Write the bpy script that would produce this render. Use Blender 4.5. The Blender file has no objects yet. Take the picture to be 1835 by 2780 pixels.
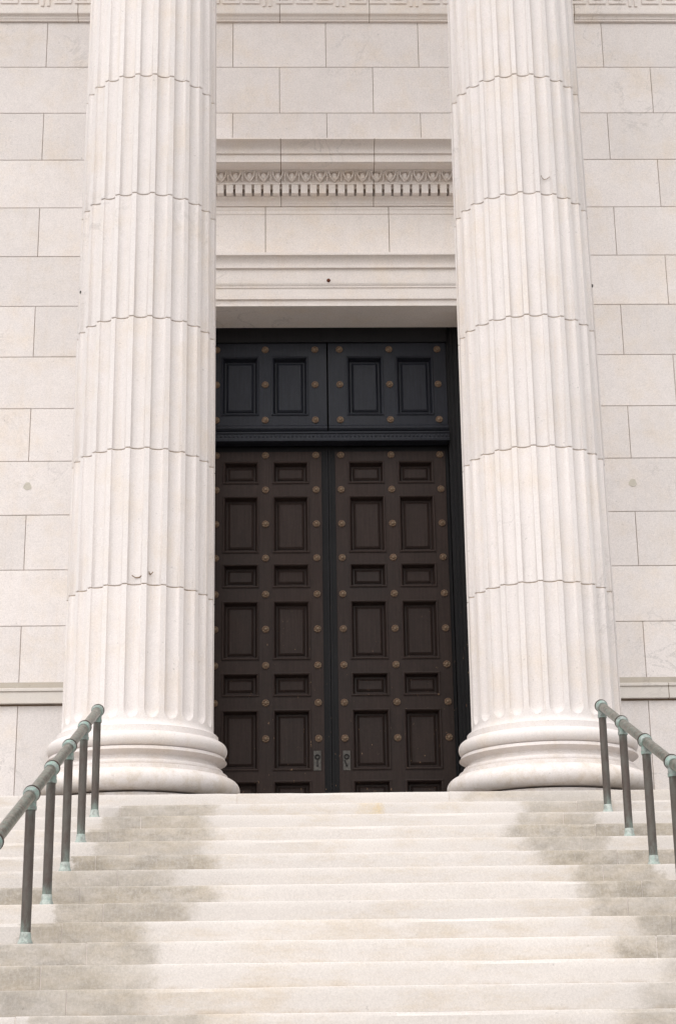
import bpy, bmesh, math, random
from mathutils import Vector, Matrix
R = math.radians
random.seed(7)
sc = bpy.context.scene
col = sc.collection

# ------------------------------------------------------------------ camera
# metres; x right, y towards the door, z up; z = 0 is the height of the eye
cam_d = bpy.data.cameras.new('camera')
cam_d.sensor_fit = 'VERTICAL'; cam_d.sensor_height = 36.0; cam_d.sensor_width = 24.0
cam_d.lens = 60.553
cam_d.clip_start = 0.1; cam_d.clip_end = 5000
cam = bpy.data.objects.new('camera', cam_d); col.objects.link(cam)
rt = Vector((0.9996721, -0.02163951, -0.0136906)); up = Vector((0.00636201, -0.3079947, 0.9513668)); fw = Vector((0.02480374, 0.95114194, 0.30775604))
cam.matrix_world = Matrix(((rt.x, up.x, -fw.x, 0), (rt.y, up.y, -fw.y, 0), (rt.z, up.z, -fw.z, 0), (0, 0, 0, 1)))
sc.camera = cam

# ------------------------------------------------------------------ sky, sun, exposure (bright overcast day)
SUN_EL, SUN_AZ = R(56), R(-24)            # azimuth measured from behind the camera, towards the left
world = bpy.data.worlds.new('World'); sc.world = world; world.use_nodes = True
wt = world.node_tree; wt.nodes.clear()
sky = wt.nodes.new('ShaderNodeTexSky'); sky.sky_type = 'NISHITA'; sky.sun_disc = False
sky.sun_elevation = SUN_EL; sky.sun_rotation = R(180) - SUN_AZ; sky.dust_density = 2.0; sky.air_density = 1.0
hs = wt.nodes.new('ShaderNodeHueSaturation'); hs.inputs['Saturation'].default_value = 0.12
bg = wt.nodes.new('ShaderNodeBackground'); bg.inputs['Strength'].default_value = 0.14
wo = wt.nodes.new('ShaderNodeOutputWorld')
wt.links.new(sky.outputs[0], hs.inputs['Color']); wt.links.new(hs.outputs[0], bg.inputs['Color']); wt.links.new(bg.outputs[0], wo.inputs['Surface'])
sd = bpy.data.lights.new('sun', 'SUN'); sd.energy = 1.5; sd.angle = R(110); sd.color = (1.0, 0.945, 0.905)
sun = bpy.data.objects.new('sun', sd); col.objects.link(sun)
to_sun = Vector((math.sin(SUN_AZ) * math.cos(SUN_EL), -math.cos(SUN_AZ) * math.cos(SUN_EL), math.sin(SUN_EL)))
sun.rotation_euler = to_sun.to_track_quat('Z', 'Y').to_euler()
sun.location = to_sun * 60
vs = sc.view_settings
sc.display_settings.display_device = 'sRGB'
vs.view_transform = 'Standard'; vs.look = 'None'; vs.gamma = 1.0; vs.use_curve_mapping = False
vs.exposure = 0.64
sc.render.engine = 'CYCLES'
sc.cycles.max_bounces = 8; sc.cycles.diffuse_bounces = 6

# ------------------------------------------------------------------ node helpers
class NT:
    def __init__(s, name):
        s.m = bpy.data.materials.new(name); s.m.use_nodes = True
        s.t = s.m.node_tree; s.t.nodes.clear()
        s.out = s.t.nodes.new('ShaderNodeOutputMaterial'); s.b = s.t.nodes.new('ShaderNodeBsdfPrincipled')
        s.t.links.new(s.b.outputs[0], s.out.inputs['Surface'])
        s.tc = s.t.nodes.new('ShaderNodeTexCoord')
        s.P = s.tc.outputs['Object']
    def set(s, sock, v):
        if hasattr(v, 'is_output'): s.t.links.new(v, sock)
        else: sock.default_value = v
    def math(s, op, a, b=0.0, c=0.0, clamp=False):
        n = s.t.nodes.new('ShaderNodeMath'); n.operation = op; n.use_clamp = clamp
        s.set(n.inputs[0], a); s.set(n.inputs[1], b)
        if op in ('MULTIPLY_ADD',): s.set(n.inputs[2], c)
        return n.outputs[0]
    def noise(s, scale, detail=4.0, rough=0.55, vec=None, sc3=None, dist=0.0):
        n = s.t.nodes.new('ShaderNodeTexNoise'); n.inputs['Scale'].default_value = scale
        n.inputs['Detail'].default_value = detail; n.inputs['Roughness'].default_value = rough; n.inputs['Distortion'].default_value = dist
        v = vec or s.P
        if sc3:
            mp = s.t.nodes.new('ShaderNodeMapping'); mp.inputs['Scale'].default_value = sc3
            s.t.links.new(v, mp.inputs['Vector']); v = mp.outputs[0]
        s.t.links.new(v, n.inputs['Vector'])
        return n.outputs['Fac']
    def ramp(s, v, a, b, lo=0.0, hi=1.0, smooth=True):
        n = s.t.nodes.new('ShaderNodeMapRange'); n.interpolation_type = 'SMOOTHSTEP' if smooth else 'LINEAR'; n.clamp = True
        s.set(n.inputs['Value'], v); s.set(n.inputs['From Min'], a); s.set(n.inputs['From Max'], b)
        n.inputs['To Min'].default_value = lo; n.inputs['To Max'].default_value = hi
        return n.outputs['Result']
    def mix(s, f, a, b, mode='MIX'):
        n = s.t.nodes.new('ShaderNodeMix'); n.data_type = 'RGBA'; n.blend_type = mode
        s.set(n.inputs['Factor'], f)
        for k, v in ((6, a), (7, b)):
            s.set(n.inputs[k], (*v, 1.0) if isinstance(v, tuple) and len(v) == 3 else v)
        return n.outputs[2]
    def gain(s, c, f):                       # colour times a scalar
        n = s.t.nodes.new('ShaderNodeVectorMath'); n.operation = 'SCALE'
        s.set(n.inputs[0], c if not isinstance(c, tuple) else c[:3]); s.set(n.inputs['Scale'], f)
        return n.outputs[0]
    def attr(s, name):
        n = s.t.nodes.new('ShaderNodeAttribute'); n.attribute_name = name
        return n.outputs['Fac']
    def xyz(s):
        n = s.t.nodes.new('ShaderNodeSeparateXYZ'); s.t.links.new(s.P, n.inputs[0]); return n.outputs
    def bump(s, h, strength=0.3, dist=0.01):
        n = s.t.nodes.new('ShaderNodeBump'); n.inputs['Strength'].default_value = strength; n.inputs['Distance'].default_value = dist
        s.t.links.new(h, n.inputs['Height']); s.t.links.new(n.outputs[0], s.b.inputs['Normal'])
    def done(s, colr, rough=0.8, metal=0.0, spec=0.3):
        s.set(s.b.inputs['Base Color'], (*colr, 1.0) if isinstance(colr, tuple) else colr)
        s.set(s.b.inputs['Roughness'], rough); s.b.inputs['Metallic'].default_value = metal
        s.b.inputs['Specular IOR Level'].default_value = spec
        return s.m

def add(n, *vals):
    o = vals[0]
    for v in vals[1:]: o = n.math('ADD', o, v)
    return o

def stone(name, base, mott=0.10, speck=0.10, warm=0.25, tint=False, streak=0.0, splash=False):
    n = NT(name)
    big = n.noise(0.9, 5, 0.6); mid = n.noise(7, 5, 0.65); fine = n.noise(85, 3, 0.75); grain = n.noise(190, 2, 0.6)
    f = add(n, 1.0 - mott * 0.5 - speck * 0.75, n.math('MULTIPLY', big, mott), n.math('MULTIPLY', mid, mott * 0.7), n.math('MULTIPLY', fine, speck), n.math('MULTIPLY', grain, speck * 0.8))
    c = n.mix(n.math('MULTIPLY', n.ramp(n.noise(2.3, 6, 0.65), 0.45, 0.75), warm), base, (base[0] * 0.98, base[1] * 0.92, base[2] * 0.82))
    if tint: f = n.math('MULTIPLY', f, n.attr('tint'))
    if streak:
        st = n.noise(1.0, 5, 0.7, sc3=(9, 9, 0.6))
        c = n.mix(n.math('MULTIPLY', n.ramp(st, 0.50, 0.72), 0.45 * streak), c, (base[0] * 0.93, base[1] * 0.86, base[2] * 0.76))
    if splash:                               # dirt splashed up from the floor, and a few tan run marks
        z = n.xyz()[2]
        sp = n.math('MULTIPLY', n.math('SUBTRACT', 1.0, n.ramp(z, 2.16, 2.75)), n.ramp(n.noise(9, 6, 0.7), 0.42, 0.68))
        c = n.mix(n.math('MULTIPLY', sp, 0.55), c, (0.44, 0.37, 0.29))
        run = n.ramp(n.noise(1.0, 6, 0.75, sc3=(16, 16, 0.9)), 0.62, 0.78)
        c = n.mix(n.math('MULTIPLY', run, 0.4), c, (base[0] * 0.80, base[1] * 0.70, base[2] * 0.58))
    # thin grey veins and scattered dark pits
    v = n.noise(1.6, 7, 0.6, dist=1.2)
    vein = n.math('SUBTRACT', 1.0, n.ramp(n.math('ABSOLUTE', n.math('SUBTRACT', v, 0.5)), 0.0, 0.02))
    vein = n.math('MULTIPLY', vein, n.ramp(n.noise(0.7, 2), 0.55, 0.7))
    pit = n.ramp(n.noise(34, 2, 0.5), 0.70, 0.78)
    f = n.math('MULTIPLY', f, n.math('SUBTRACT', 1.0, n.math('MULTIPLY', vein, 0.16)))
    f = n.math('MULTIPLY', f, n.math('SUBTRACT', 1.0, n.math('MULTIPLY', pit, 0.22)))
    n.bump(add(n, n.math('MULTIPLY', mid, 0.6), n.math('MULTIPLY', fine, 0.5)), 0.25, 0.006)
    return n.done(n.gain(c, f), 0.85, 0, 0.25)

COLM = (0.61, 0.572, 0.555); WALL = (0.625, 0.583, 0.562); STEP = (0.610, 0.570, 0.538)
M = {}
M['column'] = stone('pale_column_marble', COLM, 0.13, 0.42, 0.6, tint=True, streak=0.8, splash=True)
M['wall'] = stone('ashlar_marble', WALL, 0.22, 0.70, 0.6, tint=True, streak=0.4)
M['trim'] = stone('trim_marble', (0.665, 0.617, 0.585), 0.20, 0.62, 0.6, streak=0.4)
M['soffit'] = stone('roof_stone', (0.40, 0.37, 0.34), 0.1, 0.12)
M['floor'] = stone('grey_porch_paving', (0.20, 0.185, 0.17), 0.2, 0.2)  # unseen paving, kept dark to cut light bounced onto the soffits

def mortar():
    n = NT('brown_mortar'); f = n.noise(40, 3)
    return n.done(n.mix(f, (0.17, 0.11, 0.07), (0.32, 0.24, 0.17)), 0.95, 0, 0.1)
M['mortar'] = mortar()
def tan_mortar():
    n = NT('tan_joint_mortar'); f = n.noise(25, 4, 0.7)
    return n.done(n.mix(f, (0.24, 0.17, 0.11), (0.52, 0.42, 0.32)), 0.95, 0, 0.1)
M['tan'] = tan_mortar()
M['ledge'] = stone('dusty_ledge_stone', (0.34, 0.305, 0.26), 0.25, 0.35, 0.6)
M['fascia'] = stone('dusty_sill_stone', (0.58, 0.54, 0.50), 0.22, 0.35, 0.6)

def steps_mat():
    n = NT('weathered_step_stone')
    X, Y, Z = n.xyz()
    big = n.noise(1.1, 6, 0.62); fine = n.noise(95, 3, 0.75); grain = n.noise(200, 2, 0.6)
    f = add(n, 0.52, n.math('MULTIPLY', big, 0.20), n.math('MULTIPLY', fine, 0.42), n.math('MULTIPLY', grain, 0.34))
    # warm blotches, pulled out along the tread
    bl = n.ramp(n.noise(2.2, 8, 0.78, sc3=(0.6, 1.0, 2.0)), 0.46, 0.72)
    c = n.mix(n.math('MULTIPLY', bl, 0.9), STEP, (STEP[0] * 0.90, STEP[1] * 0.84, STEP[2] * 0.74))
    # grey weathered patches towards both ends of each step
    wob = n.math('MULTIPLY', n.math('SUBTRACT', n.noise(4.2, 8, 0.78, sc3=(1, 1, 1.6)), 0.5), 0.36)
    xx = n.math('ADD', X, wob)
    def band(a, b, w1, w2):
        A, B = n.attr(a), n.attr(b)
        return n.math('MULTIPLY', n.ramp(n.math('SUBTRACT', xx, A), -w1, w1), n.math('SUBTRACT', 1.0, n.ramp(n.math('SUBTRACT', xx, B), -w2, w2)))
    m1 = n.math('MULTIPLY', band('left_start', 'left_end', 0.03, 0.075), n.attr('left_amount'))
    m2 = n.math('MULTIPLY', band('right_start', 'right_end', 0.075, 0.04), n.attr('right_amount'))
    m = n.math('ADD', m1, m2, clamp=True)
    m = n.math('MULTIPLY', m, n.ramp(n.noise(40, 5, 0.8, sc3=(1.3, 1, 0.7)), 0.30, 0.55, 0.6, 1.0))
    m = n.math('MULTIPLY', m, n.ramp(n.noise(3.0, 7, 0.78, sc3=(1, 1, 2.2)), 0.30, 0.60, 0.50, 1.0))
    grey = n.mix(n.ramp(n.noise(6, 6, 0.75, sc3=(0.7, 1, 1.6)), 0.3, 0.7), (0.255, 0.228, 0.186), (0.420, 0.365, 0.290))
    c = n.mix(n.math('MULTIPLY', m, 0.9), c, grey)
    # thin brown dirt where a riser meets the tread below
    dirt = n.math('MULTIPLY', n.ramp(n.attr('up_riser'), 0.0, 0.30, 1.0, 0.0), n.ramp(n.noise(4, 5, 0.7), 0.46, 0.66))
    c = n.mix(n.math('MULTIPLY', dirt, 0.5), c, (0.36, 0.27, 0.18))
    # tread tops darkened in colour to cut the light they bounce up
    c = n.mix(n.ramp(n.attr('tread'), 0.0, 1.0), c, (0.24, 0.22, 0.195))
    # rust run on the second riser
    xr = n.math('ADD', X, n.math('MULTIPLY', n.math('SUBTRACT', n.noise(14, 5, 0.7), 0.5), 0.16))
    ru = n.math('MULTIPLY', n.ramp(xr, 0.40, 0.64), n.math('SUBTRACT', 1.0, n.ramp(xr, 0.645, 0.70)))
    ru = n.math('MULTIPLY', n.math('MULTIPLY', ru, n.attr('rust')), n.ramp(n.noise(11, 5, 0.7), 0.35, 0.62, 0.3, 1.0))
    c = n.mix(n.math('MULTIPLY', ru, 0.75), c, (0.60, 0.47, 0.28))
    pit = n.ramp(n.noise(30, 2, 0.5), 0.72, 0.80)
    f = n.math('MULTIPLY', f, n.math('SUBTRACT', 1.0, n.math('MULTIPLY', pit, 0.2)))
    n.bump(add(n, n.math('MULTIPLY', n.noise(14, 4, 0.6), 0.6), n.math('MULTIPLY', fine, 0.4)), 0.25, 0.006)
    f = n.math('MULTIPLY', f, n.attr('slab_tone'))
    return n.done(n.gain(c, f), 0.85, 0, 0.25)
M['step'] = steps_mat()

def wood(name, a, b, rough=0.5, chips=0.0):
    n = NT(name)
    g = n.noise(6, 6, 0.65, sc3=(9, 9, 0.5)); big = n.noise(1.3, 4, 0.6); gr = n.noise(260, 1, 0.5)
    c = n.mix(g, a, b)
    c = n.gain(c, add(n, -0.10, n.math('MULTIPLY', big, 1.0), n.math('MULTIPLY', n.noise(38, 4, 0.7), 0.6), n.math('MULTIPLY', gr, 0.7)))
    if chips:
        X, Y, Z = n.xyz()
        ch = n.ramp(n.noise(17, 4, 0.65, sc3=(1.6, 1.6, 0.8)), 0.675, 0.70)
        ch = n.math('MULTIPLY', ch, n.ramp(Z, 4.9, 3.6)) if False else n.math('MULTIPLY', ch, n.math('SUBTRACT', 1.0, n.ramp(Z, 3.6, 5.4)))
        c = n.mix(n.math('MULTIPLY', ch, chips), c, (0.27, 0.17, 0.10))
    n.bump(g, 0.2, 0.004)
    return n.done(c, n.ramp(big, 0.3, 0.7, rough - 0.08, rough + 0.1), 0, 0.16)
M['leaf'] = wood('dark_brown_door_wood', (0.0145, 0.0090, 0.0075), (0.043, 0.0290, 0.0250), 0.5, 0.8)
M['trans'] = wood('blue_black_transom_wood', (0.007, 0.0075, 0.0095), (0.024, 0.0265, 0.036), 0.36)
M['frame'] = wood('black_door_frame_wood', (0.006, 0.006, 0.0065), (0.0135, 0.013, 0.0145), 0.5, 0.9)

def bronze(name, a, b, green=0.0, rough=0.5, metal=0.5, gcol=(0.30, 0.44, 0.39)):
    n = NT(name)
    c = n.mix(n.ramp(n.noise(30, 6, 0.7), 0.35, 0.65), a, b)
    if green: c = n.mix(n.math('MULTIPLY', n.ramp(n.noise(26, 7, 0.75), 0.46, 0.58), green), c, gcol)
    gr = n.noise(300, 1, 0.5)
    c = n.gain(c, n.math('MULTIPLY_ADD', gr, 0.5, 0.75))
    n.bump(n.noise(60, 4, 0.6), 0.25, 0.003)
    return n.done(c, rough, metal, 0.4)
M['stud'] = bronze('tarnished_bronze_studs', (0.115, 0.068, 0.042), (0.185, 0.120, 0.078), 0.35, 0.55, 0.3, (0.16, 0.145, 0.10))
M['plate'] = bronze('dull_grey_lock_metal', (0.055, 0.051, 0.046), (0.095, 0.088, 0.078), 0, 0.55, 0.2)
M['iron'] = bronze('black_iron', (0.012, 0.011, 0.010), (0.02, 0.018, 0.016), 0, 0.6, 0.2)
M['rust'] = bronze('rusted_iron', (0.10, 0.03, 0.018), (0.17, 0.06, 0.03), 0, 0.9, 0.0)
M['verd'] = bronze('pale_verdigris', (0.17, 0.185, 0.175), (0.33, 0.365, 0.345), 0.75, 0.55, 0.1, (0.24, 0.36, 0.315))
M['foot'] = bronze('bright_verdigris', (0.25, 0.27, 0.25), (0.45, 0.49, 0.455), 0.6, 0.75, 0.0, (0.29, 0.385, 0.345))
M['rail'] = bronze('worn_grey_green_bronze', (0.11, 0.10, 0.083), (0.25, 0.23, 0.20), 0.5, 0.36, 0.5, (0.17, 0.25, 0.215))
def post_mat():
    n = NT('brown_bronze_post')
    c = n.mix(n.noise(14, 5, 0.65, sc3=(1, 1, 0.35)), (0.058, 0.041, 0.034), (0.105, 0.083, 0.073))
    gm = n.math('MULTIPLY', n.attr('patina'), n.ramp(n.noise(16, 6, 0.7, sc3=(1, 1, 0.4)), 0.35, 0.65))
    c = n.mix(gm, c, (0.25, 0.33, 0.295))
    c = n.gain(c, n.math('MULTIPLY_ADD', n.noise(300, 1, 0.5), 0.6, 0.7))
    return n.done(c, 0.55, 0.25, 0.4)
M['post'] = post_mat()
M['plug'] = stone('grey_patch_mortar', (0.46, 0.43, 0.375), 0.3, 0.4)
def ground_mat():
    n = NT('pale_paving'); br = n.t.nodes.new('ShaderNodeTexBrick'); n.t.links.new(n.P, br.inputs['Vector'])
    br.inputs['Color1'].default_value = (0.24, 0.225, 0.21, 1); br.inputs['Color2'].default_value = (0.21, 0.20, 0.185, 1); br.inputs['Mortar'].default_value = (0.15, 0.14, 0.13, 1)
    br.inputs['Scale'].default_value = 1.0; br.inputs['Mortar Size'].default_value = 0.008
    return n.done(n.gain(br.outputs['Color'], n.math('MULTIPLY_ADD', n.noise(3, 6, 0.6), 0.5, 0.75)), 0.9)
M['ground'] = ground_mat()

# ------------------------------------------------------------------ object helpers
def tag(o, label=None, cat=None, group=None, kind=None):
    if label: o['label'] = label
    if cat: o['category'] = cat
    if group: o['group'] = group
    if kind: o['kind'] = kind
    return o
def empty(name, loc):
    o = bpy.data.objects.new(name, None); o.empty_display_size = 0.2; o.location = loc; col.objects.link(o); return o

class MB:
    """collects shapes in world coordinates and links them as one mesh object"""
    def __init__(s): s.v = []; s.f = []; s.at = {}; s.cur = {}; s.mi = 0; s.mf = []
    def _a(s, n):
        for k, val in s.cur.items(): s.at.setdefault(k, []).extend([val] * n)
    def geo(s, vs, fs, smooth=False):
        o = len(s.v); s.v += [tuple(p) for p in vs]; s._a(len(vs))
        for f in fs: s.f.append([o + i for i in f]); s.mf.append(s.mi)
    def box(s, x0, x1, y0, y1, z0, z1):
        s.geo([(x0, y0, z0), (x1, y0, z0), (x1, y1, z0), (x0, y1, z0), (x0, y0, z1), (x1, y0, z1), (x1, y1, z1), (x0, y1, z1)],
              [(0, 3, 2, 1), (4, 5, 6, 7), (0, 1, 5, 4), (1, 2, 6, 5), (2, 3, 7, 6), (3, 0, 4, 7)])
    def frustum(s, x0, x1, z0, z1, yf, yb, e):
        """block whose front face (y = yf) is e smaller all round than its back (y = yb); back left open"""
        s.geo([(x0 + e, yf, z0 + e), (x1 - e, yf, z0 + e), (x1 - e, yf, z1 - e), (x0 + e, yf, z1 - e), (x0, yb, z0), (x1, yb, z0), (x1, yb, z1), (x0, yb, z1)],
              [(0, 1, 2, 3), (4, 5, 1, 0), (5, 6, 2, 1), (6, 7, 3, 2), (7, 4, 0, 3)])
    def block(s, x0, x1, z0, z1, yf, yb, ch=0.004):
        """chamfered wall block facing -y"""
        s.geo([(x0 + ch, yf, z0 + ch), (x1 - ch, yf, z0 + ch), (x1 - ch, yf, z1 - ch), (x0 + ch, yf, z1 - ch),
               (x0, yf + ch, z0), (x1, yf + ch, z0), (x1, yf + ch, z1), (x0, yf + ch, z1),
               (x0, yb, z0), (x1, yb, z0), (x1, yb, z1), (x0, yb, z1)],
              [(0, 1, 2, 3), (4, 5, 1, 0), (5, 6, 2, 1), (6, 7, 3, 2), (7, 4, 0, 3), (8, 9, 5, 4), (9, 10, 6, 5), (10, 11, 7, 6), (11, 8, 4, 7), (8, 11, 10, 9)])
    def extrude(s, prof, x0, x1, smooth=False):
        """closed profile of (y, z) points carried from x0 to x1, with end caps"""
        n = len(prof)
        vs = [(x0, y, z) for y, z in prof] + [(x1, y, z) for y, z in prof]
        fs = [(i, (i + 1) % n, n + (i + 1) % n, n + i) for i in range(n)] + [list(range(n))[::-1], list(range(n, 2 * n))]
        s.geo(vs, fs, smooth)
    def lathe(s, prof, cx, cy, n=96, cap=True):
        vs = []; fs = []; m = len(prof)
        for j in range(n):
            a = 2 * math.pi * j / n
            vs += [(cx + r * math.sin(a), cy - r * math.cos(a), z) for r, z in prof]
        for j in range(n):
            k = (j + 1) % n
            for i in range(m - 1): fs.append((j * m + i, k * m + i, k * m + i + 1, j * m + i + 1))
        if cap: fs += [[j * m for j in range(n)][::-1], [j * m + m - 1 for j in range(n)]]
        s.geo(vs, fs, True)
    def tube(s, a, b, r0, r1=None, n=20, cap=True, rings=1, att=None):
        a = Vector(a); b = Vector(b); r1 = r0 if r1 is None else r1
        d = (b - a).normalized(); u = d.orthogonal().normalized(); w = d.cross(u)
        vs = []; fs = []
        for q in range(rings + 1):
            t = q / rings; c = a.lerp(b, t); r = r0 + (r1 - r0) * t
            for i in range(n):
                g = 2 * math.pi * i / n; vs.append(c + (u * math.cos(g) + w * math.sin(g)) * r)
            if att: s.at.setdefault(att[0], []).extend([att[1](t)] * n)
        for q in range(rings):
            for i in range(n):
                k = (i + 1) % n; fs.append((q * n + i, q * n + k, q * n + n + k, q * n + n + i))
        if cap: fs += [list(range(n))[::-1], list(range(rings * n, rings * n + n))]
        s.geo(vs, fs, True)
    def ball(s, c, r, n=24, m=14, sq=(1, 1, 1)):
        vs = []; fs = []
        for j in range(m + 1):
            p = math.pi * j / m
            for i in range(n):
                g = 2 * math.pi * i / n
                vs.append((c[0] + r * sq[0] * math.sin(p) * math.cos(g), c[1] + r * sq[1] * math.sin(p) * math.sin(g), c[2] + r * sq[2] * math.cos(p)))
        for j in range(m):
            for i in range(n):
                k = (i + 1) % n; fs.append((j * n + i, (j + 1) * n + i, (j + 1) * n + k, j * n + k))
        s.geo(vs, fs, True)
    def build(s, name, mat, parent=None, sharp=35, label=None):
        me = bpy.data.meshes.new(name); me.from_pydata(s.v, [], s.f)
        me.polygons.foreach_set('material_index', s.mf)
        for k, vals in s.at.items():
            a = me.attributes.new(k, 'FLOAT', 'POINT'); a.data.foreach_set('value', vals)
        bm = bmesh.new(); bm.from_mesh(me)
        bmesh.ops.recalc_face_normals(bm, faces=bm.faces); bm.to_mesh(me); bm.free()
        me.polygons.foreach_set('use_smooth', [True] * len(me.polygons))
        me.set_sharp_from_angle(angle=R(sharp))
        for m in (mat if isinstance(mat, list) else [mat]): me.materials.append(m)
        o = bpy.data.objects.new(name, me); col.objects.link(o)
        if parent is not None:
            o.parent = parent
            q = parent; off = Vector((0, 0, 0))
            while q is not None: off += q.location; q = q.parent
            o.location = -off
        if label: o['label'] = label
        return o

def arc(c, a, b, rx, rz, n=8):
    """points on an ellipse about c from angle a to b (degrees; 0 = +first axis, 90 = +z)"""
    return [(c[0] + rx * math.cos(R(a + (b - a) * i / n)), c[1] + rz * math.sin(R(a + (b - a) * i / n))) for i in range(n + 1)]

# ------------------------------------------------------------------ measures
GROUND = -1.61
YF, Z0, RISE, TREAD = 14.03, 2.1432, 0.14437, 0.40035     # landing edge, landing height, step sizes
YW, XA = 18.10, 0.405                                      # wall face, axis of the doorway
CY, CL, CR = 14.951, -1.385, 2.196                         # column axes
OPEN, SOFF = 1.52, 8.30                                    # half-width and head of the doorway
YD = 18.75                                                 # face of the door leaves

# ------------------------------------------------------------------ ground
g = MB(); g.geo([(-1500, -1500, GROUND), (1500, -1500, GROUND), (1500, 1500, GROUND), (-1500, 1500, GROUND)], [(0, 1, 2, 3)])
tag(g.build('ground', M['ground']), kind='structure')

# ------------------------------------------------------------------ the flight of steps
stairs = tag(empty('stone_steps', (XA, YF, GROUND)), 'wide flight of pale stone steps with grey weathered patches below the columns', 'steps', kind='thing')
STAIN = {0: (-9, -9, 1.35, 3.3, 0, .45), 1: (-1.40, -.66, 1.79, 2.5, .85, .7), 2: (-1.50, -.70, 1.67, 2.30, .9, .7), 3: (-1.55, -.60, 1.55, 3.1, .9, 1), 4: (-1.43, -.68, 1.62, 2.21, .65, .75),
         5: (-1.55, -.58, 1.68, 2.85, 1, 1), 6: (-1.66, -.80, 1.86, 2.41, .75, .9), 7: (-2.05, -.52, 1.82, 2.7, 1, 1), 8: (-1.48, -.66, 1.83, 2.8, .85, .85), 9: (-1.62, -.90, 2.01, 2.8, .9, .9),
         10: (-1.78, -.82, 1.80, 2.7, .85, 1), 11: (-2.2, -.80, 2.0, 2.7, .85, .5), 12: (-2.2, -.80, 1.80, 2.6, .75, .6), 13: (-1.33, -.45, 1.60, 2.4, .7, .7)}
XEND = (-6.2, 7.0)
TREAD_DARK = 0.5  # how far tread tops are darkened against bounced light
def step_slab(mb, x0, x1, yf, yb, zb, zt):
    e = 0.006
    prof = [(yb, zb), (yf, zb)]
    rows = [0.0, 0.12, 0.3, 0.6, 0.85]
    H = zt - zb
    pts = [(yf, zb + H * q, q, 0) for q in rows] + [(yf + e - e * math.cos(R(t)), zt - e + e * math.sin(R(t)), 1.0, 0) for t in (0, 30, 60, 90)] + [(yf + 0.03, zt, 1.0, 0), (yf + 0.09, zt, 1.0, TREAD_DARK), (yb, zt, 1.0, TREAD_DARK), (yb, zb, 0.0, 0)]
    n = len(pts); vs = []; ups = []; trd = []
    m = max(1, int((x1 - x0) / 0.14)); wy = wz = 0.0
    for k in range(m + 1):
        x = x0 + (x1 - x0) * k / m
        wy = 0.6 * wy + random.uniform(0, 0.0022); wz = 0.6 * wz + random.uniform(0, 0.0016)
        if random.random() < 0.04: wy += 0.006; wz += 0.003      # a chipped edge
        for y, z, u, td in pts:
            nose = 1.0 if (u == 1.0 and td == 0) else 0.0
            vs.append((x, y + wy * nose, z - wz * nose)); ups.append(u); trd.append(td)
    mb.at.setdefault('up_riser', []).extend(ups); mb.at.setdefault('tread', []).extend(trd)
    mb.geo(vs, [(k * n + i, k * n + (i + 1) % n, k * n + n + (i + 1) % n, k * n + n + i) for k in range(m) for i in range(n)] + [list(range(n))[::-1], list(range(m * n, m * n + n))])
NSTEP = 26
for i in range(NSTEP):
    zt = Z0 - i * RISE; zb = zt - RISE + (0.0005 if i < NSTEP - 1 else -0.02); yf = YF - i * TREAD; yb = yf + TREAD + 0.05
    mb = MB(); st = STAIN.get(i, (-1.8, -.7, 1.7, 2.6, .7, .7))
    mb.cur = dict(zip(('left_start', 'left_end', 'right_start', 'right_end', 'left_amount', 'right_amount'), st)); mb.cur['rust'] = 1.0 if i == 1 else 0.0
    TREAD_DARK = 1.0 if i == 0 else 0.5  # landing top darkest, to deepen shade under the column bases
    if i == 0:
        joints = [-4.2, -2.25, -0.485, 1.235, 3.05, 5.0]; yb = 15.86
    else:
        joints = [-3.7, -1.385, 2.21, 4.6] if i % 2 else [-3.4, -1.19, 2.035, 4.3]
    xs = [XEND[0]] + joints + [XEND[1]]
    for a, b in zip(xs, xs[1:]):
        mb.cur['slab_tone'] = random.uniform(0.955, 1.02)
        step_slab(mb, a + 0.0025, b - 0.0025, yf + random.uniform(-.002, .002), yb, zb, zt + random.uniform(-.0015, .0015))
    mb.mi = 1
    for q in joints:
        mb.at['up_riser'].extend([0.5] * 8); mb.at['tread'].extend([0.0] * 8)
        mb.box(q - 0.0024, q + 0.0024, yf + 0.005, yb - 0.05, zb + 0.004, zt - 0.006)
    mb.build('landing' if i == 0 else 'step', [M['step'], M['trim']], stairs, 20)

fl = MB(); fl.box(XEND[0], XEND[1], 15.865, 20.5, Z0 - 0.2, Z0 - 0.002)
fl.build('porch_floor', M['floor'], stairs)

# ------------------------------------------------------------------ columns
def shaft_r(z):                                            # slight entasis
    u = z - 3.0
    return 0.659 - 0.002 * u - 0.00031 * u * u
NF, FIL, DEP = 24, 1.95, 0.046
def ring(z, inset=0.0, depth_f=None, nseg=12):
    r = shaft_r(z) - inset; pts = []
    w = 7.5 - FIL
    for k in range(NF):
        c0 = 15 * k                                        # fillet centred on 15k + 7.5, flute on 15k
        for i in range(nseg + 1):
            u = -math.cos(math.pi * i / nseg)
            dd = depth_f(u) if depth_f else DEP * math.sqrt(max(0, 1 - u * u))
            a = R(c0 + u * w)
            pts.append(((r - dd) * math.sin(a), -(r - dd) * math.cos(a)))
    return pts
def loft(mb, cx, cy, rows, smooth=True, caps=True):
    n = len(rows[0][1]); vs = []; fs = []
    for z, p in rows: vs += [(cx + x, cy + y, z) for x, y in p]
    for j in range(len(rows) - 1):
        for i in range(n):
            k = (i + 1) % n; fs.append((j * n + i, j * n + k, j * n + n + k, j * n + n + i))
    if caps: fs += [list(range(n))[::-1], list(range((len(rows) - 1) * n, len(rows) * n))]
    mb.geo(vs, fs, smooth)
JZ = [3.992, 5.240, 6.508, 7.757, 9.020, 10.27, 11.52, 12.77, 14.02, 15.27]
SHAFT_TOP = 16.6
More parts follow.
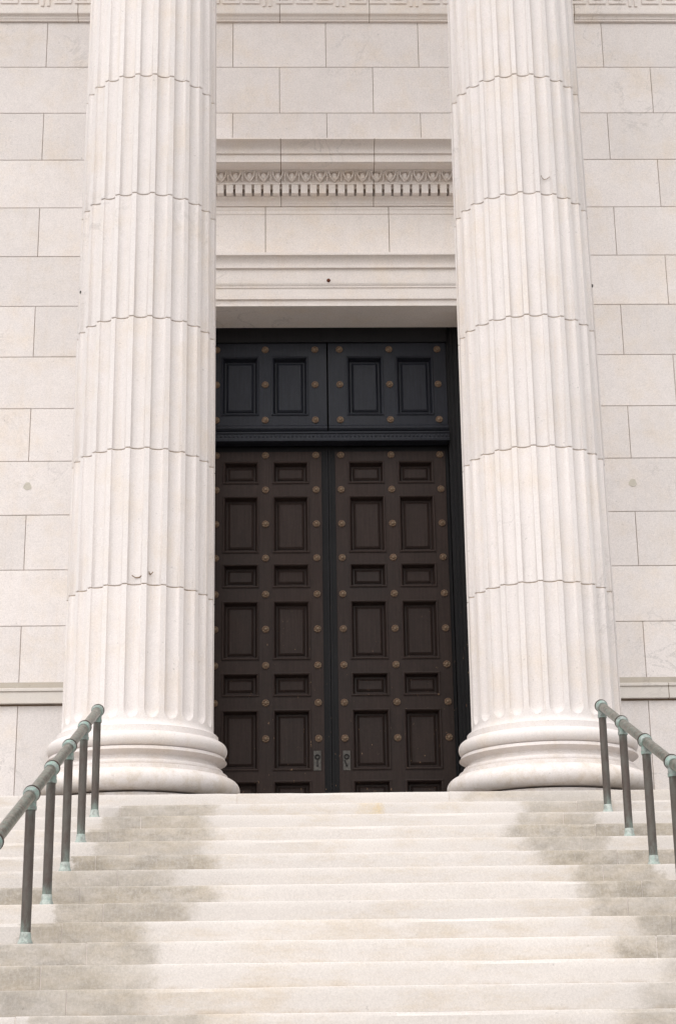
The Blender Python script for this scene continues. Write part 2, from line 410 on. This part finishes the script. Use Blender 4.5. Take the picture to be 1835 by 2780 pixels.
def make_column(cx, label, chips, stub=None):
    root = tag(empty('fluted_column', (cx, CY, Z0)), label, 'column', 'fluted columns in front of the doorway', 'thing')
    gap, ch = 0.0038, 0.005
    zs = [2.768] + JZ + [SHAFT_TOP]
    for q in range(len(zs) - 1):
        a, b = zs[q] + (gap if q else 0), zs[q + 1] - gap
        mb = MB(); mb.cur = {'tint': random.uniform(0.955, 1.02)}
        if q == 0:
            FE, LEN = 2.835, 0.085                          # rounded lower ends of the flutes
            rows = []
            n0 = len(ring(3.0))
            # apophyge: flares from the shaft out to a fillet
            base = []
            for z, rr in [(2.712, 0.702), (2.765, 0.702), (2.770, 0.697)] + [(2.770 + 0.062 * (1 - math.cos(R(t))), 0.697 - 0.0380 * math.sin(R(t))) for t in (15, 30, 45, 60, 75, 90)]:
                p = []
                for k in range(NF):
                    for i in range(13):
                        u = -math.cos(math.pi * i / 12); an = R(15 * k + u * (7.5 - FIL)); p.append((rr * math.sin(an), -rr * math.cos(an)))
                rows.append((z, p))
            for i in range(1, 13):
                v = 1 - i / 12; z = FE + LEN * (1 - math.cos(R(90 * i / 12)))
                vv = (FE + LEN - z) / LEN
                rows.append((z, ring(z, 0, lambda u: DEP * math.sqrt(max(0, 1 - u * u - vv * vv)))))
            for z in (3.0, 3.4, b - ch): rows.append((z, ring(z)))
            rows.append((b, ring(b, ch)))
            loft(mb, cx, CY, rows)
        else:
            loft(mb, cx, CY, [(a, ring(a, ch)), (a + ch, ring(a + ch)), ((a + b) / 2, ring((a + b) / 2)), (b - ch, ring(b - ch)), (b, ring(b, ch))])
        if q:
            mb.mi = 1; loft(mb, cx, CY, [(zs[q] - 0.003, ring(zs[q], 0.010)), (zs[q] + 0.02, ring(zs[q], 0.012))])
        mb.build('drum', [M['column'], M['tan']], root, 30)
    # moulded base
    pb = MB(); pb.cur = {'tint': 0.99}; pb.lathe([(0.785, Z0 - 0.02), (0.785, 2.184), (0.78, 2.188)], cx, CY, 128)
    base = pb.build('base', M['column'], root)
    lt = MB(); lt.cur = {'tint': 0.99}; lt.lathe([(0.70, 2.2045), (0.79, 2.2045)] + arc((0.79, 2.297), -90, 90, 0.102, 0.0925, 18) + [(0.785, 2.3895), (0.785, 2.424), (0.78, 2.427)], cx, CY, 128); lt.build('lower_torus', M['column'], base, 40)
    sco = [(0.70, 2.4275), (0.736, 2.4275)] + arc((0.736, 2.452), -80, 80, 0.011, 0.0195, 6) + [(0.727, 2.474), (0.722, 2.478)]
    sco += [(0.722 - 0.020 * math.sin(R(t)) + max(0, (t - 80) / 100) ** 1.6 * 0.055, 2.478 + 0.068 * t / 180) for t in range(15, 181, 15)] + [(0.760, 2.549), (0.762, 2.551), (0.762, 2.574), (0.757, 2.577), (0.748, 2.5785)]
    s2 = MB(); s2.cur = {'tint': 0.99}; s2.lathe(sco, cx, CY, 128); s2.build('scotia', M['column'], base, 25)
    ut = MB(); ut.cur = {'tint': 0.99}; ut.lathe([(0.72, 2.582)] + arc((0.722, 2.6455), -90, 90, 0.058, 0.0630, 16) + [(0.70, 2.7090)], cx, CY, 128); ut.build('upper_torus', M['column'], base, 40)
    # capital, above the picture
    cp = MB(); cp.cur = {'tint': 0.99}; cp.lathe([(0.55, SHAFT_TOP), (0.60, SHAFT_TOP + 0.02), (0.60, SHAFT_TOP + 0.08), (0.62, SHAFT_TOP + 0.1), (0.74, SHAFT_TOP + 0.28), (0.74, SHAFT_TOP + 0.32)], cx, CY, 64)
    cp.box(cx - 0.78, cx + 0.78, CY - 0.78, CY + 0.78, SHAFT_TOP + 0.325, SHAFT_TOP + 0.48); cp.build('capital', M['column'], root)
    for (ang, z, w, kind) in chips:                         # chipped and patched spots in the flutes
        mb = MB(); pts = []
        r0 = shaft_r(z) - DEP * 0.86
        n = 9
        rnd = random.Random(int(z * 1000))
        for i in range(n):
            t = i / (n - 1); a = R(ang) + (t - 0.5) * w
            dr = 0.004 + r0 + (0.032 * (2 * t - 1) ** 2)
            zz = z - 0.014 * math.sin(math.pi * t) + rnd.uniform(-.004, .004)
            pts.append((cx + dr * math.sin(a), CY - dr * math.cos(a), zz))
        for p, q in zip(pts, pts[1:]): mb.tube(p, q, 0.0045 if kind else 0.003, n=6)
        mb.build('crack', M['mortar'], root)
    if stub:
        an, z = stub; r0 = shaft_r(z); mb = MB()
        c = Vector((cx + r0 * math.sin(R(an)), CY - r0 * math.cos(R(an)), z)); mb.ball(c, 0.011, 10, 8, (1, 1, 1.15)); mb.box(c.x - 0.008, c.x + 0.008, c.y - 0.014, c.y + 0.014, z - 0.010, z + 0.010)
        mb.build('metal_stub', M['plate'], root)
    return root
colL = make_column(CL, 'fluted pale marble column left of the dark door, chipped above its lowest joint', [(2.0, 4.065, 0.13, 1), (12.5, 4.10, 0.05, 1), (6.5, 4.215, 0.03, 0)], (-68, 6.93))
colR = make_column(CR, 'fluted pale marble column right of the dark door, cracked above its second joint', [(15.0, 7.93, 0.14, 0)], (72, 7.0))

# ------------------------------------------------------------------ the wall behind the columns
bld = tag(empty('portico_wall', (XA, YW, Z0)), 'pale ashlar stone wall with carved cornice framing the dark doorway', 'wall', kind='thing')
HB, HH, WZ = 0.55965, 0.62792, 11.4934
YB = YW + 0.014
XL, XR = -9.0, 10.0
ash = MB(); J = 0.0028
def blocks(z0, z1, par, step=2, pd=0.0):
    k = -19 + ((par + 19) % 2)
    k = -20 + par % 2
    while k < 20:
        a, b = XA + k * HB, XA + (k + step) * HB
        segs = [(a, b)]
        if z1 <= 8.40:
            lo, hi = XA - 1.70, XA + 1.70
            if b > lo and a < hi:
                segs = []
                if a < lo - 0.05: segs.append((a, lo))
                if b > hi + 0.05: segs.append((hi, b))
        for p, q in segs:
            ash.cur = {'tint': random.uniform(0.935, 1.035)}
            ash.block(p + J, q - J, z0 + J, z1 - J, YW - pd + random.uniform(-.0008, .0008), YW + 0.06)
        k += step
for c in range(0, 13):
    blocks(WZ - c * HH, WZ - (c - 1) * HH if c else 12.115, c % 2)
blocks(Z0 - 0.02, 3.715, 0, 2, 0.0)
ash.mi = 1; ash.cur = {'tint': 1.0}
ash.box(XL, XA - 1.65, YB, YW + 0.9, Z0 - 0.3, 12.6); ash.box(XA + 1.65, XR, YB, YW + 0.9, Z0 - 0.3, 12.6); ash.box(XA - 1.649, XA + 1.649, YB, YW + 0.9, 8.45, 12.6)
wall = ash.build('ashlar_blocks', [M['wall'], M['mortar']], bld, 20)

def moulding(name, prof, x0, x1, cuts, mat, parent, smooth=30, gap=0.004, back_y=None, label=None):
    """prof: (protrusion from the wall face, z), listed from bottom to top; closed through the wall"""
    pts = [(YW - p, z) for p, z in prof]
    yb = YW + 0.05 if back_y is None else back_y
    poly = [(yb, prof[0][1])] + pts + [(yb, prof[-1][1])]
    mb = MB(); xs = [x0] + list(cuts) + [x1]
    for a, b in zip(xs, xs[1:]): mb.extrude(poly, a + gap, b - gap)
    mb.mi = 1
    for q in cuts: mb.extrude([(y + 0.010, z) for y, z in poly], q - gap + 0.0002, q + gap - 0.0002)
    return mb.build(name, [mat, M['mortar']], parent, smooth, label)

# sill course running along the wall behind both columns
for a, b in ((XL, XA - 1.75), (XA + 1.75, XR)):
    moulding('sill_moulding', [(0.052, 3.731), (0.054, 3.733), (0.054, 3.848), (0.050, 3.852), (0.050, 3.856), (0.066, 3.860), (0.068, 3.862), (0.068, 3.888), (0.066, 3.890), (0.050, 3.893), (0.046, 3.897)],
             a, b, [-5.2] if a < 0 else [3.98, 6.8], M['fascia'], bld)
    moulding('sill_ledge', [(0.044, 3.8975), (0.004, 3.968)], a, b, [], M['ledge'], bld)

# stone surround of the doorway: jambs and lintel with three stepped fasciae
JO = 1.94
fas = [(0.10, SOFF), (0.10, 8.372), (0.125, 8.374), (0.127, 8.376), (0.127, 8.418), (0.122, 8.421), (0.122, 8.512), (0.134, 8.515), (0.134, 8.532), (0.140, 8.540), (0.150, 8.556), (0.152, 8.572), (0.152, 8.738), (0.182, 8.740), (0.184, 8.742), (0.184, 8.768), (0.176, 8.772)]
fas += [(0.176 + 0.066 * (1 - math.cos(R(t))), 8.772 + 0.098 * math.sin(R(t))) for t in (15, 30, 45, 60, 75, 90)]
fas += [(0.250, 8.872), (0.250, 8.903), (0.247, 8.906), (0.06, 8.925)]
lintel = moulding('door_surround', fas, XA - JO, XA + JO, [], M['trim'], bld, back_y=YW + 0.505)
for s in (-1, 1):
    jb = MB()
    for p0, p1, pr in ((OPEN, OPEN + 0.09, 0.10), (OPEN + 0.09, OPEN + 0.23, 0.122), (OPEN + 0.23, JO - 0.05, 0.152), (JO - 0.05, JO, 0.18)):
        xa, xb = sorted((XA + s * p0, XA + s * p1)); jb.box(xa, xb, YW - pr, YW + 0.505, Z0 - 0.02, SOFF - 0.003)
    jb.build('jamb', M['trim'], lintel)
bo = MB(); bo.ball((0.398, YW - 0.158, 8.594), 0.022, 14, 8, (1, .6, 1)); bo.tube((0.398, YW - 0.150, 8.594), (0.398, YW - 0.18, 8.594), 0.013, n=10); bo.build('rusty_bolt', M['rust'], lintel)
# plain frieze
FW = 1.95
moulding('frieze', [(0.06, 8.93), (0.06, 9.480), (0.066, 9.482), (0.072, 9.492), (0.072, 9.535), (0.078, 9.537), (0.078, 9.574)], XA - FW, XA + FW, [-0.324, 1.11], M['trim'], bld)
# cornice over the door
CW = 2.02; CUTS = [-0.140, 0.935]
bed = [(0.10, 9.578), (0.10, 9.598), (0.107, 9.600)] + [(0.107 + 0.058 * (1 - math.cos(R(t))), 9.602 + 0.062 * math.sin(R(t))) for t in (15, 30, 45, 60, 75, 90)] + [(0.168, 9.664), (0.115, 9.666), (0.115, 9.7785)]
bed += [(0.246, 9.780), (0.246, 9.803), (0.250, 9.805)] + [(0.250, 9.812), (0.246, 9.830), (0.250, 9.885), (0.280, 9.902), (0.326, 9.905), (0.330, 9.916)]
cornice = moulding('door_cornice', bed, XA - CW, XA + CW, CUTS, M['trim'], bld)
crown = [(0.325, 9.9175), (0.485, 9.9175), (0.485, 9.925), (0.50, 9.925), (0.502, 9.927), (0.502, 10.020), (0.526, 10.022), (0.528, 10.024), (0.528, 10.052)]
crown += [(0.530 + 0.118 * (1 - math.cos(R(t))), 10.054 + 0.080 * math.sin(R(t))) for t in (10, 20, 30, 40, 50, 60, 70, 80, 90)] + [(0.655, 10.136), (0.655, 10.150), (0.05, 10.22)]
moulding('crown_moulding', crown, XA - CW - 0.25, XA + CW + 0.25, CUTS, M['trim'], cornice)
den = MB(); p = 0.1078; k = -18
x = -0.0345 - 18 * p
while x < XA + CW:
    if x > XA - CW: den.box(x + 0.015, x + p - 0.015, YW - 0.240, YW - 0.110, 9.668, 9.7795); den.box(x - 0.0151, x + 0.0149, YW - 0.190, YW - 0.110, 9.752, 9.779)
    x += p
den.build('dentil_row', M['trim'], cornice)
egg = MB(); p = 0.1633; x = -0.830 - 8 * p
def ov(t): return (0.250 + 0.078 * math.sin(R(t)), 9.806 + 0.098 * (1 - math.cos(R(t))))
while x < XA + CW:
    if x > XA - CW:
        egg.ball((x, YW - 0.278, 9.860), 0.045, 18, 12, (0.80, 0.95, 0.98))
        for s in (-1, 1):                                   # the shell round the egg
            pts = []
            for i in range(11):
                t = i / 10; z = 9.902 - 0.094 * t; pr = 0.250 + 0.078 * math.sqrt(max(0, 1 - (1 - (z - 9.806) / 0.098) ** 2)) - 0.004
                pts.append((x + s * 0.060 * math.cos(t * math.pi / 2) ** 0.6, YW - pr, z))
            for q, r_ in zip(pts, pts[1:]): egg.tube(q, r_, 0.009, n=8)
        pts = [(x + p / 2, YW - (0.250 + 0.078 * math.sqrt(max(0, 1 - (1 - (z - 9.806) / 0.098) ** 2)) - 0.006), z) for z in (9.902, 9.875, 9.845, 9.81)]
        for q, r_ in zip(pts, pts[1:]): egg.tube(q, r_, 0.008, n=8)
    x += p
egg.build('egg_and_dart_band', M['trim'], cornice, 60)
# band with a key pattern at the head of the wall
TC = [-7.0, -4.8, -2.584, -0.149, 0.938, 3.432, 5.6, 7.8]
top = [(0.035, 12.114), (0.037, 12.116), (0.037, 12.133), (0.048, 12.136), (0.050, 12.138), (0.050, 12.146)] + [(0.050 + 0.046 * (1 - math.cos(R(t))), 12.147 + 0.030 * math.sin(R(t))) for t in (20, 40, 60, 80, 90)]
top += [(0.098 + 0.004 * math.sin(R(t)), 12.180 + 0.026 * (1 - math.cos(R(t)))) for t in (30, 60, 90)] + [(0.094, 12.208), (0.094, 12.74)]
frz = moulding('key_pattern_frieze', top, XL, XR, TC, M['trim'], bld)
key = MB()
def key_box(x0, x1):
    w = 0.032; zb, zt = 12.312, 12.58
    key.box(x0, x1, YW - 0.112, YW - 0.09, zb, zb + w); key.box(x0, x0 + w, YW - 0.112, YW - 0.09, zb + w, zt); key.box(x1 - w, x1, YW - 0.112, YW - 0.09, zb + w, zt)
    key.box(x0 + 0.06, x1 - 0.06, YW - 0.112, YW - 0.09, zb + 0.06, zt)
x = 0.697 - 10 * 0.891
while x < XR:
    for a in (0, 0.2435, 0.487):
        if a: pass
        key_box(x + a, x + a + 0.206)
    for a in (0.728, 0.770 + 0.03):
        key.box(x + a, x + a + 0.034, YW - 0.112, YW - 0.09, 12.275, 12.62)
    x += 0.891
key.build('key_relief', M['trim'], frz)
# porch roof and beam over the columns, above the picture
rf = MB()
rf.box(-9.5, 10.4, CY - 0.68, CY + 0.68, SHAFT_TOP + 0.485, SHAFT_TOP + 2.6); rf.box(-9.5, 10.4, CY + 0.68, YW + 0.9, SHAFT_TOP + 0.9, SHAFT_TOP + 1.3)
rf.box(-9.6, 10.5, CY - 1.05, CY - 0.68, SHAFT_TOP + 2.2, SHAFT_TOP + 2.6)
rf.build('porch_roof', M['soffit'], bld)
uw = MB(); uw.box(XL, XR, YW + 0.02, YW + 0.9, 12.741, SHAFT_TOP + 0.9); uw.build('upper_wall', M['trim'], bld)
for x, z in ((-2.952, 6.179), (3.761, 6.177)):              # filled anchor holes
    pg = MB(); n = 14
    pts = [(x + 0.044 * (1 + 0.18 * math.sin(3 * a + x)) * math.cos(a), YW - 0.004, z + 0.046 * math.sin(a)) for a in [2 * math.pi * i / n for i in range(n)]]
    pg.geo(pts + [(q[0], YW + 0.02, q[2]) for q in pts], [list(range(n))] + [(i, (i + 1) % n, n + (i + 1) % n, n + i) for i in range(n)])
    pg.build('anchor_patch', M['plug'], wall)

# ------------------------------------------------------------------ double door with transom
XD = 0.385
door = tag(empty('double_door', (XD, YD, Z0)), 'tall dark wooden double door with bronze studs and a blue black transom', 'door', kind='thing')
fr = MB()
for s in (-1, 1):
    for p0, p1, y in ((1.395, 1.435, YD - 0.075), (1.435, 1.475, YD - 0.10), (1.475, 1.60, YD - 0.14)):
        a, b = sorted((XD + s * p0, XD + s * p1)); fr.box(a, b, y, YD + 0.12, Z0, 8.34)
fr.box(XD - 1.395, XD + 1.395, YD - 0.135, YD + 0.12, 8.12, 8.34); fr.box(XD - 1.6, XD + 1.6, YD - 0.138, YD + 0.2, 8.341, 8.6)
fr.box(XD - 1.6, XD + 1.6, YD + 0.10, YD + 0.2, Z0 - 0.02, 8.4)
fr.build('door_frame', M['frame'], door)
th = MB(); th.box(XD - 1.60, XD + 1.60, YD - 0.30, YD + 0.10, Z0 - 0.01, 2.28); th.build('threshold', M['trim'], door)
tb = MB()
bar = [(YD, 6.872), (YD - 0.165, 6.872), (YD - 0.17, 6.877), (YD - 0.17, 6.905), (YD - 0.155, 6.912), (YD - 0.15, 6.965), (YD - 0.162, 6.972), (YD - 0.162, 6.99), (YD - 0.10, 7.015), (YD, 7.015)]
tb.extrude(bar, XD - 1.395, XD + 1.395)
for i in range(58):                                         # small bead ornament along the bar
    tb.ball((XD - 1.37 + i * 0.048, YD - 0.153, 6.938), 0.017, 8, 6, (0.9, .5, 1.1))
tb.build('transom_bar', M['trans'], door)

def stud_mb(x, y, z):
    mb = MB()
    mb.geo(*disc(x, y, z, 0.043, 0.012)); mb.ball((x, y - 0.008, z), 0.024, 12, 8, (1, 0.75, 1))
    for k in range(8):
        a = k * math.pi / 4; mb.ball((x + 0.029 * math.cos(a), y - 0.009, z + 0.029 * math.sin(a)), 0.012, 8, 6, (1, 0.8, 1))
    return mb
def disc(x, y, z, r, t, n=20):
    f = [(x + r * 0.9 * math.cos(2 * math.pi * i / n), y - t, z + r * 0.9 * math.sin(2 * math.pi * i / n)) for i in range(n)]
    b = [(x + r * math.cos(2 * math.pi * i / n), y + 0.004, z + r * math.sin(2 * math.pi * i / n)) for i in range(n)]
    return f + b, [list(range(n))] + [(i, (i + 1) % n, n + (i + 1) % n, n + i) for i in range(n)]
def panelled(mb, x0, x1, z0, z1, y, panels, rec=0.045, th=0.09):
    """board with rectangular recesses, each with a moulded edge and a raised field"""
    xs = sorted({x0, x1} | {p[0] for p in panels} | {p[1] for p in panels}); zs = sorted({z0, z1} | {p[2] for p in panels} | {p[3] for p in panels})
    for a, b in zip(xs, xs[1:]):
        for c, d in zip(zs, zs[1:]):
            mx, mz = (a + b) / 2, (c + d) / 2
            if any(p[0] < mx < p[1] and p[2] < mz < p[3] for p in panels): continue
            mb.geo([(a, y, c), (b, y, c), (b, y, d), (a, y, d)], [(0, 1, 2, 3)])
    mb.geo([(x0, y, z0), (x1, y, z0), (x1, y, z1), (x0, y, z1), (x0, y + th, z0), (x1, y + th, z0), (x1, y + th, z1), (x0, y + th, z1)],
           [(0, 4, 5, 1), (1, 5, 6, 2), (2, 6, 7, 3), (3, 7, 4, 0)])
    for a, b, c, d in panels:
        # (inset, y) rings: raised bolection lip, cove down, flat, raised field
        rg = [(0, y), (0.0, y - 0.010), (0.010, y - 0.014), (0.022, y - 0.008), (0.040, y + rec * 0.75), (0.044, y + rec), (0.062, y + rec), (0.066, y + rec - 0.008), (0.088, y + rec - 0.020), (0.092, y + rec - 0.020)]
        vs = []
        for e, yy in rg: vs += [(a + e, yy, c + e), (b - e, yy, c + e), (b - e, yy, d - e), (a + e, yy, d - e)]
        fs = []
        for q in range(len(rg) - 1):
            for i in range(4):
                k = (i + 1) % 4; fs.append((q * 4 + i, q * 4 + k, q * 4 + 4 + k, q * 4 + 4 + i))
        o = (len(rg) - 1) * 4; fs.append((o, o + 1, o + 2, o + 3))
        mb.geo(vs, fs)
STX = (0.144, 0.724, 1.290)
ROWZ = (6.758, 6.337, 5.926, 5.521, 5.096, 4.691, 4.277, 3.854, 3.455)
PZ = ((6.41, 6.684), (5.582, 6.264), (5.172, 5.455), (4.341, 5.021), (3.926, 4.194), (3.105, 3.781), (2.72, 2.996))
stud0 = {}
def place_stud(key, mat, x, y, z, parent):
    """first stud of the door is modelled, the rest are copies sharing its mesh"""
    if key not in stud0:
        o = stud_mb(0, 0, 0).build('stud', mat, None, 40); stud0[key] = o
    else:
        o = stud0[key].copy(); col.objects.link(o)
    o.parent = parent
    off = Vector((0, 0, 0)); q = parent
    while q is not None: off += q.location; q = q.parent
    o.location = Vector((x, y, z)) - off
    return o
for s in (-1, 1):
    X = lambda v: XD + s * v
    iv = lambda a, b: tuple(sorted((X(a), X(b))))
    # ---- leaf
    mb = MB(); x0, x1 = iv(0.080, 1.352)
    pans = [iv(pa, pb) + pz for pa, pb in ((0.222, 0.648), (0.797, 1.214)) for pz in PZ]
    panelled(mb, x0, x1, 2.42, 6.80, YD, pans, 0.075, 0.12)
    # stepped outer border of the leaf, set back behind the studded boards
    mb.mi = 1
    for (xa, xb) in ((0.004, 0.022), (0.022, 0.080), (1.352, 1.390)):
        a, b = iv(xa, xb); yy = YD + (0.006 if xa < 0.01 else 0.030 if xa < 0.09 else 0.028); mb.box(a, b, yy, YD + 0.09, 2.29, 6.865)
    a, b = iv(0.080, 1.352); mb.box(a, b, YD + 0.028, YD + 0.09, 6.80, 6.865); mb.box(a, b, YD + 0.012, YD + 0.09, 2.29, 2.42)
    leaf = mb.build('door_leaf', [M['leaf'], M['frame']], door, 25)
    for px in STX:
        for z in ROWZ: place_stud('stud', M['stud'], X(px), YD, z, leaf)
    lx = X(0.130 + 0.03)
    dm = MB(); dm.block(lx - 0.041, lx + 0.041, 3.101, 3.319, YD - 0.008, YD + 0.004, 0.003)
    dm.mi = 1; nr = 18                                      # dark ring and hanging keyhole cover
    for i in range(nr):
        a0, a1 = 2 * math.pi * i / nr, 2 * math.pi * (i + 1) / nr
        dm.tube((lx + 0.023 * math.cos(a0), YD - 0.012, 3.252 + 0.023 * math.sin(a0)), (lx + 0.023 * math.cos(a1), YD - 0.012, 3.252 + 0.023 * math.sin(a1)), 0.008, n=8)
    tilt = -0.012 if s > 0 else 0.0
    dm.tube((lx + 2 * tilt, YD - 0.011, 3.215), (lx, YD - 0.011, 3.160), 0.006, n=8); dm.ball((lx, YD - 0.010, 3.155), 0.013, 12, 8, (1, .5, 1))
    dm.build('lock_plate', [M['plate'], M['iron']], leaf)
    # ---- transom leaf above the bar
    mb = MB(); YT = YD - 0.10
    x0, x1 = iv(0.010, 1.390)
    pans = [iv(pa, pb) + (7.212, 7.950) for pa, pb in ((0.222, 0.652), (0.797, 1.238))]
    panelled(mb, x0, x1, 7.09, 8.12, YT, pans, 0.07, 0.12)
    a, b = iv(0.010, 1.390)
    mb.extrude([(YT + 0.02, 7.0905), (YT - 0.004, 7.0905), (YT - 0.030, 7.070), (YT - 0.030, 7.045), (YT - 0.012, 7.018), (YT + 0.02, 7.018)], a, b)
    tl = mb.build('transom_panel', M['trans'], door, 25)
    for px in STX:
        for z in (8.037, 7.596, 7.156): place_stud('stud', M['stud'], X(px), YT, z, tl)

# ------------------------------------------------------------------ handrails
def handrail(px, n_posts, label):
    root = tag(empty('handrail', (px, YF - 2 * TREAD + 0.13, Z0 - 2 * RISE)), label, 'handrail', 'bronze pipe handrails on the steps')
    tops = []
    for q, n in enumerate((2, 4, 6, 8, 10, 13, 16, 19, 22, 25)):
        y = YF - n * TREAD + 0.13; zt = Z0 - n * RISE
        h = 0.842 + 0.004 * min(q, 5); T = Vector((px, y, zt + h)); tops.append(T)
        pm = MB(); pm.tube((px, y, zt + 0.01), (px, y, zt + h - 0.05), 0.0295, n=24, rings=16, att=('patina', lambda t: max(0, 1 - t * 5) * 1.0 + max(0, t - 0.90) * 6 + 0.12))
        post = pm.build('post', M['post'], root)
        fm = MB(); fm.lathe([(0.044, zt - 0.004), (0.044, zt + 0.010), (0.040, zt + 0.020), (0.034, zt + 0.034), (0.032, zt + 0.065), (0.0292, zt + 0.070)], px, y, 28)
        fm.build('foot', M['foot'], post)
    sl = (tops[1] - tops[0]).normalized()
    for q, T in enumerate(tops):
        fm = MB(); fm.ball(T, 0.0485, 28, 18)
        for sgn in ((1,) if q == 0 else (1, -1)):
            d = sl * sgn
            fm.tube(T, T + d * 0.056, 0.0365, n=24); fm.tube(T + d * 0.047, T + d * 0.057, 0.0395, 0.0385, n=24)
        fm.mi = 1; fm.tube(T - sl * 0.030, T - sl * 0.018, 0.0515, n=28); fm.mi = 0
        fm.tube(T, T - Vector((0, 0, 0.078)), 0.0335, n=24); fm.tube(T - Vector((0, 0, 0.070)), T - Vector((0, 0, 0.092)), 0.0365, 0.0355, n=24)
        fm.build('pipe_fitting', [M['verd'], M['post']], root, 40)
    for a, b in zip(tops, tops[1:]):
        rm = MB(); rm.tube(a + (b - a).normalized() * 0.05, b - (b - a).normalized() * 0.05, 0.034, n=24); rm.build('rail', M['rail'], root)
    return root
handrail(-1.556, 12, 'green bronze pipe handrail on the steps in front of the left column')
handrail(2.405, 12, 'green bronze pipe handrail on the steps in front of the right column')
